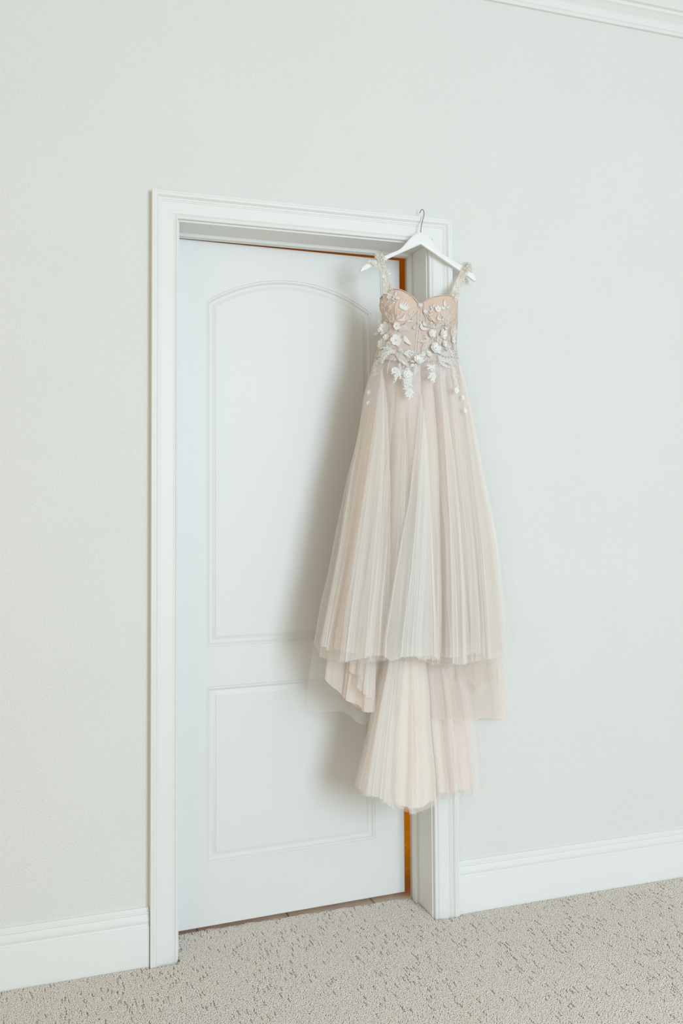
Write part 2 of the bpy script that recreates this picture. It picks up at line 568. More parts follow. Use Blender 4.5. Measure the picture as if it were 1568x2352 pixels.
hang['base'] = tuple(hbase)
hang['label'] = 'white wooden clothes hanger with a steel hook, hooked over the door casing'
hang['category'] = 'hanger'
rows = []
th = 0.0062
for (u_, l_) in zip(catmull(upper, 4), catmull(lower, 4)):
    a, b = at(*hc(u_), HY), at(*hc(l_), HY)
    d = a - b
    L = np.linalg.norm(d)
    c = (a + b) / 2
    row = []
    for k in range(16):
        t = 2 * math.pi * k / 16
        cc, ss = math.cos(t), math.sin(t)
        e1 = math.copysign(abs(cc) ** 0.35, cc) * 0.5
        e2 = math.copysign(abs(ss) ** 0.35, ss) * min(th, L * 0.5 + 0.002)
        row.append(c + d * e1 + np.array((0, e2, 0)))
    rows.append(row)
m = MB()
m.grid(rows, True)
m.f.append(tuple(range(16)))
m.f.append(tuple(range(len(m.v) - 16, len(m.v))))
autosmooth(m.build('hanger_body', M_HANG, hang), 0.9)
hk = [(965.8, 537, -.0455), (966, 530, -.0455), (967, 521, -.0455), (970, 507, -.0460), (973, 495, -.0465), (973.3, 487.5, -.0445), (971, 482, -.038), (968, 481.5, -.030),
      (965.4, 485, -.022), (963.6, 489.5, -.0175)]
m = MB()
m.tube(catmull([at(*p) for p in hk], 6), 0.0016, 8)
m.build('hook', M_WIRE, hang)

# ---------------------------------------------------------------- the dress
dress = bpy.data.objects.new('wedding_dress', None)
C.objects.link(dress)
dbase = at(960, 815, -0.10)
dress.location = dbase
dress['base'] = tuple(dbase)
dress['label'] = 'blush tulle wedding dress with white floral lace bodice, hanging on the hanger'
dress['category'] = 'dress'


def interp(poly, y):
    ys = [p[1] for p in poly]
    xs_ = [p[0] for p in poly]
    return np.interp(y, ys, xs_)


def smooth_noise(rng, k=4, lo=0.5, hi=2.5):
    A = rng.uniform(0.4, 1, k); Fq = rng.uniform(lo, hi, k); Ph = rng.uniform(0, 6.28, k)
    s = A.sum()
    return lambda x: sum(a * np.sin(2 * math.pi * f * x + p) for a, f, p in zip(A, Fq, Ph)) / s


# the deep folds of the skirt: where they run, how wide, how deep
VALLEYS = [([(884, 850), (893, 930), (897, 1100), (896, 1250), (888, 1480)], 6, 0.026), ([(908, 890), (905, 1000), (903, 1100), (900, 1200), (892, 1400)], 4, 0.014),
           ([(934, 960), (937, 1090), (933, 1180), (925, 1280)], 4, 0.020), ([(968, 850), (969, 960), (970, 1010)], 5, 0.022),
           ([(998, 880), (1007, 1000), (1012, 1100), (1014, 1250), (1018, 1400), (1017, 1500)], 9, 0.040), ([(1024, 860), (1040, 1000), (1053, 1150), (1062, 1300), (1075, 1470)], 4, 0.016),
           ([(846, 900), (828, 1060), (805, 1250), (790, 1420)], 5, 0.005), ([(1060, 930), (1083, 1100), (1102, 1300), (1116, 1480)], 5, 0.012),
           ([(912, 1540), (908, 1650), (903, 1830)], 6, 0.018), ([(950, 1540), (953, 1700), (952, 1830)], 4, 0.010), ([(1042, 1540), (1048, 1650), (1052, 1800)], 7, 0.016),
           ([(1002, 1560), (1012, 1660), (1025, 1800)], 4, 0.010)]


def drape(name, left, right, hem, matl, ye=(-0.05, -0.05), D=(0.08, 0.15), N=9, amp=(0.004, 0.02), over=1.2, fine=(0, 0), seed=1, nu=260, nv=60,
          top=None, rag=0.0, power=0.5, parent=None, lean=0.0, label=None, creases=(0, 0.012), val=0.0, tuck=0.0):
    """a hanging cloth panel. left/right: edge pixels top to bottom; hem: pixels left to right; ye: depth of its edges, D: how far its middle bulges, top and hem"""
    rng = np.random.default_rng(seed)
    yt = min(left[0][1], right[0][1])
    hx = np.array([p[0] for p in hem], float); hy = np.array([p[1] for p in hem], float)
    hu = (hx - hx[0]) / (hx[-1] - hx[0])
    n1, n2, n3, n4, n5 = (smooth_noise(rng, 5, 0.4, 2.2) for _ in range(5))
    nf = smooth_noise(rng, 6, N * 0.3, N * 0.9)
    nr = smooth_noise(rng, 8, 8, 40)
    u = np.linspace(0, 1, nu)
    v = np.linspace(0, 1, nv)
    ph0 = rng.uniform(0, 6.28)
    vj = rng.uniform(-2.5, 2.5)
    rows, uv = [], []
    pyh = np.interp(u, hu, hy) + rag * nr(u)
    pt = np.interp(u, [p[0] for p in top], [p[1] for p in top]) if top else np.full(nu, yt)
    cr = [(rng.uniform(0.04, 0.96), rng.uniform(-0.03, 0.03), rng.uniform(0.35, 1.0), rng.uniform(0.0, 0.45), rng.choice((-1, 1))) for _ in range(creases[0])]
    if name == 'tulle_panel':
        cr += [(0.05, 0.0, 0.4, 0.0, 1), (0.95, 0.0, 0.4, 0.0, -1)]
    for vv in v:
        py = pt + (pyh - pt) * vv
        ss = 2 * u - 1
        Yb = (ye[0] + (ye[1] - ye[0]) * vv) - (D[0] + (D[1] - D[0]) * vv) * np.clip(1 - ss * ss, 0, 1) ** power + lean * vv * ss + tuck * max(0.0, 1 - vv * 14) ** 2
        ph = 2 * math.pi * (N * (u + 0.09 * n1(u) + 0.014 * n2(u * 1.3 + 0.5 * vv)) + 0.35 * n3(u * 2 + 0.3 * vv) * vv) + ph0
        a = (amp[0] + (amp[1] - amp[0]) * vv ** 0.8) * (0.75 + 0.6 * nf(u)) * np.clip(np.minimum(u, 1 - u) * 14, 0.0, 1)
        pf = 2 * math.pi * fine[0] * (u + 0.02 * n4(u * 2)) + n5(u * 3 + vv) * 2
        af = fine[1] * (1 - 0.75 * vv) * np.clip(np.minimum(u, 1 - u) * 20, 0, 1)
        xl, xr = interp(left, py), interp(right, py)
        px = xl + (xr - xl) * u
        # place on depth Yb, then fold about it
        P = np.array([at(a_, b_, c_) for a_, b_, c_ in zip(px, py, Yb)])
        wid = np.linalg.norm(P[-1] - P[0])
        P[:, 0] += -over * a * np.sin(ph) - 0.8 * af * np.sin(pf)
        P[:, 1] += -a * np.cos(ph) - af * np.cos(pf)
        if val:
            pm = float(np.mean(py))
            for poly, w_, dp in VALLEYS:
                if poly[0][1] - 30 < pm < poly[-1][1] + 40:
                    fade = min(1, (pm - poly[0][1] + 30) / 60) * min(1, (poly[-1][1] + 40 - pm) / 60)
                    t_ = (px + vj - interp(poly, pm)) / w_
                    g_ = np.exp(-t_ * t_) * fade * dp * val
                    P[:, 1] += g_ * (1 + 0.3 * t_)
                    P[:, 0] += -0.75 * t_ * g_
        for s0, dr, k0, v0, sg in cr:
            dl = creases[1] * k0 * min(1.0, max(0.0, (vv - v0) * 3.0)) * (0.5 + 0.5 * vv)
            if dl > 0:
                w_ = max(dl * 0.55, 0.002) / wid
                t_ = (u - s0 - dr * vv) / w_
                g_ = np.exp(-t_ * t_)
                P[:, 0] += -dl * 1.6 * t_ * g_
                P[:, 1] += -dl * 0.55 * g_ * (1 + 0.5 * sg * t_)
        P[:, 1] = np.minimum(P[:, 1], -0.034 if ye[0] < 0.0 else 1)
        rows.append(P)
        uv.extend([(a_, vv) for a_ in u])
    m = MB()
    m.grid(rows)
    o = m.build(name, matl, parent or dress, True, uv)
    if label:
        o['label'] = label
    return o


LEFT = [(868, 800), (860, 830), (848, 870), (838, 901), (825, 981), (801, 1096), (777, 1255), (758, 1357), (736, 1466), (731, 1500), (722, 1560)]
LEFTO = [(866, 800), (858, 830), (846, 870), (836, 901), (820, 1010), (798, 1090), (771, 1220), (752, 1322), (737, 1380), (721, 1473), (706, 1573), (702, 1640)]
RIGHT = [(1048, 800), (1056, 830), (1070, 879), (1086, 940), (1106, 1058), (1123, 1147), (1140, 1243), (1150, 1338), (1160, 1430), (1164, 1500), (1168, 1560)]
RIGHTO = [(1049, 800), (1058, 830), (1072, 879), (1088, 940), (1109, 1058), (1127, 1147), (1146, 1243), (1159, 1338), (1182, 1466), (1184, 1500)]
RIGHTB = [(1048, 800), (1056, 830), (1068, 879), (1082, 940), (1100, 1058), (1116, 1147), (1134, 1243), (1150, 1338), (1162, 1480), (1172, 1560), (1180, 1640)]


def ins(poly, d):
    y0, y1 = poly[0][1], poly[-1][1]
    return [(x + d * (0.3 + 0.7 * (y - y0) / (y1 - y0)), y) for x, y in poly]


# back of the skirt, reaching towards the train
drape('back_tulle', LEFTO, RIGHTB, [(703, 1616), (728, 1637), (783, 1634), (835, 1664), (900, 1665), (1000, 1662), (1060, 1652), (1120, 1648), (1179, 1641)], M_T_FAINT,
      (-0.045, -0.045), (0.01, 0.015), 6, (0.001, 0.006), 1.4, (0, 0), 11, 220, 40, rag=1.5)
drape('back_tulle', ins(LEFTO, 40), ins(RIGHTB, -14), [(745, 1560), (790, 1604), (830, 1628), (862, 1636), (950, 1650), (1059, 1655), (1110, 1650), (1162, 1651)], M_LINING_DEEP,
      (-0.05, -0.05), (0.015, 0.02), 6, (0.001, 0.006), 1.3, (0, 0), 12, 260, 40, rag=1.4)
# train: two lobes with their lining
TR_L = [(905, 1380), (890, 1440), (878, 1518), (864, 1580), (850, 1650), (832, 1730), (813, 1806), (808, 1870)]
TR_M = [(968, 1380), (976, 1450), (979, 1528), (986, 1587), (989, 1673), (1000, 1776), (1003, 1870)]
TR_R = [(1040, 1380), (1052, 1450), (1066, 1540), (1082, 1600), (1098, 1676), (1105, 1760), (1110, 1822), (1112, 1870)]
TR_M2 = [(955, 1380), (960, 1450), (964, 1528), (967, 1587), (970, 1673), (980, 1776), (984, 1870)]
drape('train_lining', ins(TR_M2, 0), ins(TR_R, -22), [(985, 1826), (1005, 1820), (1030, 1823), (1060, 1816), (1088, 1813)], M_LINING, (-0.05, -0.05), (0.008, 0.02), 2.5, (0.003, 0.008), 1.2, (0, 0), 21, 200, 40, val=.8, rag=2.5)
for k, (mt_, dx, sd) in enumerate(((M_T_BLUSH, 0, 22), (M_T_IVORY, -6, 24))):
    drape('train_tulle', TR_M2, ins(TR_R, dx), [(985, 1836 + 3 * k), (1020, 1829), (1040, 1834 + 2 * k), (1075, 1826), (1111 + dx, 1821 - k)], mt_, (-0.055 - .006 * k, -0.055 - .006 * k), (0.012, 0.028),
          2.5 + k * 0.5, (0.003, 0.008), 1.2, (0, 0), sd, 240, 40, rag=2, creases=(6, 0.010), val=.9)
drape('train_lining', ins(TR_L, 12), ins(TR_M, -6), [(830, 1812), (850, 1820), (880, 1836), (910, 1842), (940, 1858), (965, 1854), (992, 1838)], M_LINING, (-0.085, -0.085), (0.02, 0.05), 2.5, (0.003, 0.008), 1.2, (0, 0), 25, 200, 40, val=.9, rag=2.5)
for k, (mt_, dx, sd) in enumerate(((M_T_PEACH, 6, 26), (M_T_IVORY, 0, 28))):
    drape('train_tulle', ins(TR_L, dx), TR_M, [(813 + dx, 1803), (832, 1828), (866, 1832), (890, 1850 - 3 * k), (902, 1856 - 4 * k), (912, 1848), (935, 1867 - 3 * k), (957, 1870), (985, 1858), (1001, 1843 - k)], mt_,
          (-0.092 - .007 * k, -0.092 - .007 * k), (0.022, 0.058), 2.5 + k * 0.5, (0.003, 0.009), 1.2, (0, 0), sd, 260, 40, rag=2.5, creases=(7, 0.012), val=1)
drape('tulle_panel', [(906, 1400), (890, 1530), (868, 1640), (850, 1740), (832, 1850)], [(925, 1400), (922, 1530), (915, 1640), (908, 1740), (903, 1870)], [(834, 1826), (850, 1829), (866, 1831), (884, 1843), (901, 1857)],
      M_T_WHITE, (-0.125, -0.14), (0.004, 0.02), 1.5, (0.001, 0.004), 1.2, (0, 0), 29, 120, 30, rag=2, creases=(3, 0.008))
# flaps of under-skirt between hem and train, left and right
drape('underskirt_flap', [(800, 1420), (796, 1520), (787, 1604), (786, 1640)], [(870, 1420), (866, 1520), (862, 1637), (862, 1660)], [(788, 1603), (812, 1614), (831, 1630), (862, 1637)], M_LINING_DEEP,
      (-0.075, -0.075), (0.01, 0.02), 2, (0.002, 0.008), 1.3, (0, 0), 31, 90, 24, rag=1)
drape('underskirt_flap', [(805, 1420), (803, 1520), (800, 1540), (796, 1640)], [(846, 1420), (845, 1520), (842, 1570), (840, 1640)], [(803, 1538), (815, 1548), (826, 1552), (843, 1574)], M_LINING_DEEP,
      (-0.09, -0.09), (0.01, 0.02), 1.5, (0.002, 0.006), 1.3, (0, 0), 34, 60, 24, rag=1)
drape('underskirt_flap', [(826, 1420), (824, 1520), (817, 1574), (812, 1640)], [(858, 1420), (857, 1520), (854, 1604), (853, 1640)], [(816, 1574), (828, 1587), (840, 1601), (853, 1605)], M_T_WHITE,
      (-0.11, -0.11), (0.01, 0.03), 1.5, (0.002, 0.006), 1.3, (0, 0), 32, 60, 24, rag=1)
drape('underskirt_flap', [(835, 1500), (833, 1560), (831, 1640)], [(862, 1500), (862, 1560), (861, 1640)], [(831, 1634), (846, 1637), (861, 1635)], M_LINING_DEEP,
      (-0.10, -0.10), (0.004, 0.01), 1, (0.001, 0.003), 1.3, (0, 0), 35, 40, 16, rag=.6)
drape('underskirt_flap', [(1055, 1420), (1052, 1520), (1049, 1562), (1046, 1700)], [(1140, 1420), (1150, 1520), (1158, 1600), (1163, 1700)], [(1050, 1563), (1075, 1561), (1095, 1590), (1102, 1602), (1106, 1590), (1130, 1568), (1157, 1566)], M_T_PEACH,
      (-0.08, -0.08), (0.01, 0.03), 2.5, (0.002, 0.008), 1.3, (0, 0), 33, 110, 24, rag=1, creases=(3, .008))
# front of the skirt: lining, then nets over it
VT = [(866, 800), (905, 804), (945, 808), (1000, 804), (1048, 800)]
drape('skirt_lining', ins(LEFT, 34), ins(RIGHT, -22), [(772, 1484), (800, 1500), (860, 1506), (905, 1504), (973, 1511), (1005, 1514), (1040, 1510), (1090, 1500), (1138, 1482)], M_LINING_SKIRT,
      (-0.055, -0.046), (0.078, 0.125), 5, (0.0005, 0.010), 1.0, (26, 0.0004), 41, 420, 80, creases=(5, 0.012), val=1, tuck=.03)
spec_ = [(M_T_BLUSH, 8, -12, 4.5, 42, 0.005, [(745, 1486), (800, 1516), (870, 1520), (900, 1512), (973, 1516), (1000, 1528), (1040, 1528), (1069, 1522), (1110, 1512), (1150, 1500)]),
         (M_T_PEACH, 0, -6, 5.5, 43, 0.010, [(735, 1479), (746, 1488), (800, 1506), (880, 1516), (897, 1520), (940, 1507), (990, 1515), (1040, 1524), (1069, 1527), (1128, 1514), (1158, 1502)]),
         (M_T_IVORY, 3, -2, 5, 45, 0.016, [(744, 1508), (799, 1521), (850, 1524), (900, 1516), (960, 1508), (1030, 1520), (1069, 1522), (1128, 1512), (1162, 1500)])]
for mt_, dl, dr, N_, sd, off, hem_ in spec_:
    drape('tulle_layer', ins(LEFT, dl), ins(RIGHT, dr), hem_, mt_, (-0.058 - off * .4, -0.050 - off * .4), (0.080 + off, 0.135 + off), N_, (0.0005, 0.009), 1.2, (30, 0.0005), sd, 560, 80, rag=1.6,
          creases=(13, 0.014), val=.95, tuck=.03)
drape('tulle_layer', ins(LEFTO, 0), RIGHTO, [(722, 1476), (745, 1512), (799, 1521), (860, 1508), (950, 1500), (1040, 1512), (1100, 1500), (1140, 1490), (1182, 1480)], M_T_FAINT,
      (-0.05, -0.05), (0.105, 0.165), 4, (0.0005, 0.009), 1.2, (14, 0.0005), 46, 460, 60, rag=1.2, creases=(10, 0.014), val=.6, tuck=.03)
drape('tulle_panel', [(966, 905), (955, 1000), (938, 1150), (920, 1240), (898, 1366), (882, 1466), (877, 1530)], [(967.5, 905), (980, 1000), (989, 1150), (997, 1330), (1003, 1434), (1004, 1530)],
      [(878, 1504), (897, 1519), (925, 1510), (960, 1506), (1003, 1508)], M_T_WHITE, (-0.172, -0.215), (0.004, 0.03), 1.5, (0.0005, 0.006), 1.2, (0, 0), 47, 220, 50, rag=2, creases=(6, 0.010))
drape('tulle_panel', [(973, 940), (958, 1150), (945, 1300), (925, 1450), (918, 1530)], [(974.2, 940), (984, 1150), (978, 1300), (970, 1450), (968, 1530)],
      [(920, 1508), (945, 1506), (968, 1510)], M_T_WHITE, (-0.182, -0.24), (0.002, 0.015), 1, (0.0005, 0.004), 1.2, (0, 0), 50, 120, 40, rag=1.5, creases=(3, 0.008))
drape('tulle_panel', [(876, 848), (868, 900), (838, 1100), (806, 1300), (790, 1420), (778, 1530)], [(877.5, 848), (882, 900), (884, 1000), (876, 1200), (862, 1400), (852, 1530)],
      [(780, 1518), (800, 1520), (826, 1512), (852, 1508)], M_T_BRIGHT, (-0.145, -0.19), (0.006, 0.03), 1.5, (0.0005, 0.006), 1.2, (0, 0), 48, 160, 50, rag=1.5, creases=(4, 0.008))
drape('tulle_panel', [(1008, 850), (1022, 1050), (1030, 1200), (1034, 1350), (1036, 1530)], [(1009.5, 850), (1044, 1050), (1058, 1200), (1068, 1350), (1074, 1530)],
      [(1036, 1522), (1055, 1528), (1073, 1522)], M_T_BRIGHT, (-0.150, -0.195), (0.004, 0.02), 1.5, (0.0005, 0.005), 1.2, (0, 0), 49, 120, 50, rag=1.5, creases=(3, 0.008))
drape('tulle_panel', [(1050, 835), (1065, 1050), (1085, 1250), (1096, 1400), (1102, 1530)], [(1057, 835), (1071, 880), (1107, 1058), (1144, 1243), (1160, 1400), (1168, 1530)],
      [(1100, 1512), (1128, 1513), (1150, 1503), (1166, 1496)], M_T_BRIGHT, (-0.11, -0.13), (0.02, 0.05), 2, (0.0005, 0.006), 1.2, (0, 0), 51, 160, 50, rag=1.5, creases=(5, 0.010))

# slim gathers of net standing over the skirt, each opening out from a point near the waist
rg_ = random.Random(12)
for k in range(15):
    f_ = (k + 0.5 + rg_.uniform(-.3, .3)) / 15
    y0_ = rg_.uniform(835, 980) + 60 * abs(2 * f_ - 1)
    wb_ = rg_.uniform(12, 34)
    fl_ = f_ + rg_.uniform(-.015, .015)
    le, ri = [], []
    for y_ in np.linspace(y0_, 1530, 7):
        t_ = (y_ - y0_) / (1530 - y0_)
        xl_, xr_ = interp(LEFT, y_), interp(RIGHT, y_)
        c_ = xl_ + (xr_ - xl_) * (fl_ + (f_ - fl_) * t_)
        le.append((c_ - 0.5 - wb_ * 0.5 * t_ ** 1.1, y_))
        ri.append((c_ + 0.5 + wb_ * 0.5 * t_ ** 1.1, y_))
    s_ = 2 * f_ - 1
    q_ = math.sqrt(max(0, 1 - s_ * s_))
    ye_ = (-0.056 - 0.092 * q_, -0.058 - 0.155 * q_)
    yh_ = 1512 - 22 * s_ * s_ + rg_.uniform(-6, 8)
    drape('tulle_panel', le, ri, [(le[-1][0], yh_ - 2), (ri[-1][0], yh_ + rg_.uniform(-2, 4))], rg_.choice((M_T_IVORY, M_T_PEACH, M_T_BRIGHT, M_T_BLUSH)), ye_, (0.001, 0.010), 1, (0.0003, 0.003), 1.2,
          (0, 0), 60 + k, 70, 40, rag=1.5, creases=(2, 0.008), val=.5)

# ---- bodice surface
CK = lambda p: (820 + p[0] * 0.19133, 640 + p[1] * 0.19133)
BL = [(876, 650), (873, 686), (870, 703), (876, 717), (877, 740), (872, 762), (867, 793), (864, 815), (858, 835)]
BR_ = [(1046, 650), (1050, 686), (1051, 705), (1051, 740), (1049, 770), (1048, 802), (1050, 815), (1056, 835)]
TOPL = [(872, 685), (880, 676), (890, 668), (902, 663), (919, 664), (935, 671.6), (948, 681), (958, 692), (966, 702), (974, 692.5), (992, 682), (1011, 678), (1028, 677), (1040, 681), (1051, 688)]


def bod_y(px, py):
    """depth of the dress front as a function of where it is, bodice above the waist, skirt below"""
    l_, r_ = interp(BL, py) if py < 835 else interp(LEFT, py), interp(BR_, py) if py < 835 else interp(RIGHT, py)
    s = np.clip((2 * px - l_ - r_) / (r_ - l_), -1, 1)
    D = np.interp(py, [660, 700, 740, 800, 818, 850, 1500], [0.060, 0.068, 0.068, 0.074, 0.080, 0.102, 0.165])
    y = -np.interp(py, [800, 830], [0.056, 0.066]) - D * math.sqrt(max(0, 1 - s * s))
    for c, cy_ in ((912, 706), (1012, 712)):
        y -= 0.030 * math.exp(-((px - c) / 30) ** 2 - ((py - cy_) / 32) ** 2)
    return y


def S(px, py, off=0.0):
    return at(px, py, bod_y(px, py) - off - (0.0035 if off >= 0.0025 and off != 0.0030 and off != 0.0036 else 0))


def patch(top, bottom, off, nu=60, nv=18, edge=0.0):
    rows = []
    x0, x1 = top[0][0], top[-1][0]
    for j in range(nv):
        v_ = j / (nv - 1)
        row = []
        for i in range(nu):
            u_ = i / (nu - 1)
            px_ = x0 + (x1 - x0) * u_
            a = np.interp(px_, [p[0] for p in top], [p[1] for p in top])
            b_ = np.interp(px_, [p[0] for p in bottom], [p[1] for p in bottom])
            py_ = a + (b_ - a) * v_
            o_ = off * (1 if edge == 0 else min(1, 8 * min(u_, 1 - u_, v_ + .05, 1 - v_) + 0.2))
            row.append(S(px_, py_, o_))
        rows.append(row)
    m_ = MB()
    m_.grid(rows)
    return m_


# corset body: runs from just under the neckline to the waist, side to side
rows = []
for j in range(30):
    v_ = j / 29
    row = []
    for i in range(70):
        s = -math.cos(math.pi * i / 69)
        # top follows the neckline, slightly lower than the cups
        py_top = np.interp(872 + (s + 1) / 2 * 179, [p[0] for p in TOPL], [p[1] for p in TOPL]) + 2
        py_ = py_top + (822 + 8 * (1 - s * s) - py_top) * v_
        l_, r_ = interp(BL, py_), interp(BR_, py_)
        row.append(S((l_ + r_) / 2 + s * (r_ - l_) / 2, py_, 0))
    rows.append(row)
m = MB(); m.grid(rows)
bo = m.build('corset_bodice', M_BOD, dress)
sm = bo.modifiers.new('thickness', 'SOLIDIFY'); sm.thickness = 0.002; sm.offset = 1
# low back of the bodice
rows = []
for j in range(12):
    py_ = 735 + j * 9
    l_, r_ = interp(BL, py_), interp(BR_, py_)
    rows.append([at(l_ + (r_ - l_) * i / 20, py_, -0.056 + 0.010 * math.sin(math.pi * i / 20)) for i in range(21)])
m = MB(); m.grid(rows)
m.build('bodice_back', M_BOD, dress)
# padded cups
cl = patch([p for p in TOPL if p[0] <= 966], [(872, 712), (878, 726), (890, 741), (905, 748), (920, 748), (938, 740), (952, 726), (960, 714), (966, 704)], 0.0030, 60, 22, 1)
o = cl.build('bust_cup', M_CUP, dress); sm = o.modifiers.new('thickness', 'SOLIDIFY'); sm.thickness = 0.0025; sm.offset = 1
cr = patch([p for p in TOPL if p[0] >= 966], [(966, 704), (972, 716), (982, 732), (998, 744), (1014, 749), (1030, 746), (1044, 734), (1051, 718)], 0.0030, 60, 22, 1)
o = cr.build('bust_cup', M_CUP, dress); sm = o.modifiers.new('thickness', 'SOLIDIFY'); sm.thickness = 0.0025; sm.offset = 1


def strip(pts, w_, off, th_=0.0015, n=8):
    """flat tape lying on the dress front"""
    c = catmull(pts, n)
    rows_ = []
    for i, p_ in enumerate(c):
        t = c[min(i + 1, len(c) - 1)] - c[max(i - 1, 0)]
        t = t / (np.linalg.norm(t) + 1e-9)
        nrm = np.array((-t[1], t[0]))
        a, b_ = p_ + nrm * w_, p_ - nrm * w_
        rows_.append([S(*a, off), S(*a, off + th_), S(*b_, off + th_), S(*b_, off)])
    m_ = MB(); m_.grid(rows_, True)
    return m_


for pts in ([(960.6, 712), (957, 760), (952.5, 818)], [(967.5, 712), (963, 760), (957.5, 818)]):
    strip(pts, 1.5, 0.0002, 0.0006).build('boning_channel', M_BONE, dress)
for pts in ([(881, 742), (874, 780), (870, 815)], [(1044, 742), (1043, 780), (1044, 812)], [(1035, 748), (1028, 780), (1020, 825)], [(905, 750), (906, 790), (905, 830)]):
    strip(pts, 1.2, 0.0002, 0.0006).build('boning_channel', M_BONE, dress)
# neckline binding
for part in ([p for p in TOPL if p[0] <= 966], [p for p in TOPL if p[0] >= 966]):
    strip([(x, y + 0.8) for x, y in part], 0.9, 0.0036, 0.0012, 4).build('neckline_binding', M_CUP, dress)


# ---- lace
rnd = random.Random(3)
MPX = 0.00158                                # metres to a pixel on the dress front


def frame(px_, py_, off):
    P0 = S(px_, py_, off)
    tx = S(px_ + 2, py_, off) - S(px_ - 2, py_, off)
    tz = S(px_, py_ - 2, off) - S(px_, py_ + 2, off)
    tx /= np.linalg.norm(tx)
    tz -= tx * (tx @ tz)
    tz /= np.linalg.norm(tz)
    nn = np.cross(tx, tz)
    if nn[1] > 0:
        nn = -nn
    return P0, tx, tz, nn


def petal(m_, P0, A, B, N_, L_, W_, cup, base=0.12, nl=5, nw=4, notch=0.0, tip=0.5):
    """petal from P0 along A (across B, out along N_)"""
    rows_ = []
    for i in range(nl + 1):
        t = i / nl
        wd_ = W_ * (0.12 + 1.05 * t ** 0.7 * math.sqrt(max(0.0, 1 - t ** 3.5)) + (0.10 if t == 1 else 0))
        row = []
        for j in range(nw + 1):
            s = 2 * j / nw - 1
            r_ = L_ * (base + (1 - base) * t) * (1 - notch * (1 - abs(s)) * t)
            hgt = cup * L_ * (0.15 + t * t * 0.9 + 0.35 * s * s * t)
            row.append(P0 + A * r_ + B * (wd_ * s) + N_ * hgt)
        rows_.append(row)
    m_.grid(rows_)


def flower(cx, cy, r, n=5, mt_=None, off=0.004, rings=1, cup=0.35, centre=True, name='lace_flower', px=False, rot=None):
    cx, cy = (cx, cy) if px else CK((cx, cy))
    r = r * MPX * 1.0 * (1 if px else 0.19133)
    P0, A, B, N_ = frame(cx, cy, off)
    m_ = MB()
    for k in range(rings):
        rr = r * (1 - 0.35 * k)
        a0 = (rnd.uniform(0, 6.28) if rot is None else rot) + k * math.pi / n
        for i in range(n):
            a = a0 + 2 * math.pi * i / n + rnd.uniform(-.1, .1)
            d = A * math.cos(a) + B * math.sin(a)
            e_ = -A * math.sin(a) + B * math.cos(a)
            petal(m_, P0 + N_ * 0.0015 * k, d, e_, N_, rr * rnd.uniform(.9, 1.08), rr * math.sin(math.pi / n) * 0.90, 0.7 * cup + 0.2 * k, notch=0.08)
    o_ = m_.build(name, mt_ or M_LACE, dress)
    if centre:
        b_ = MB()
        for k in range(4):
            a = k * 1.57 + 0.4
            b_.ball(P0 + (A * math.cos(a) + B * math.sin(a)) * 0.0018 + N_ * (0.003 + 0.0015 * rings), 0.0013, 6, 4)
        b_.build('bead_centre', M_BEAD, o_)
    return o_


def leaf_on(pts, w_, mt_=None, off=0.0035, name='lace_leaf', n=4, veins=True, px=False, m_=None, jag=0.0):
    """a leaf along a curve on the dress front: pointed, its midrib raised"""
    c = catmull([p if px else CK(p) for p in pts], n)
    w_ = w_ * (1 if px else 0.19133)
    own = m_ is None
    m_ = m_ or MB()
    rows_ = []
    k = len(c)
    for i, p_ in enumerate(c):
        t = c[min(i + 1, k - 1)] - c[max(i - 1, 0)]
        t = t / (np.linalg.norm(t) + 1e-9)
        nrm = np.array((-t[1], t[0]))
        f_ = i / (k - 1)
        ww = w_ * max(0.06, math.sin(math.pi * (0.06 + 0.92 * f_) ** 0.75) ** 0.8)
        if jag:
            ww *= 1 + jag * (1 if i % 2 else -1)
        rows_.append([S(*(p_ + nrm * ww * s), off + 0.0012 * (1 - abs(s)) + 0.0008 * f_) for s in (-1, -0.5, 0, 0.5, 1)])
    m_.grid(rows_)
    if own and w_ > 1.9:                  # stitched outline and midrib
        for q_ in (0, 2, 4):
            m_.tube([r_[q_] for r_ in rows_], 0.0005, 4, False)
    if own:
        return m_.build(name, mt_ or M_LACE, dress)


def stem(pts, r=0.0010, mt_=None, off=0.0028, name='lace_stem', px=False):
    c = catmull([p if px else CK(p) for p in pts], 5)
    m_ = MB()
    m_.tube([S(*p_, off) for p_ in c], r, 5)
    return m_.build(name, mt_ or M_LACE, dress)


def bead(cx, cy, r=0.0020, px=False, off=0.004, name='pearl_bead'):
    cx, cy = (cx, cy) if px else CK((cx, cy))
    m_ = MB()
    m_.ball(S(cx, cy, off), r, 8, 6)
    return m_.build(name, M_BEAD, dress)


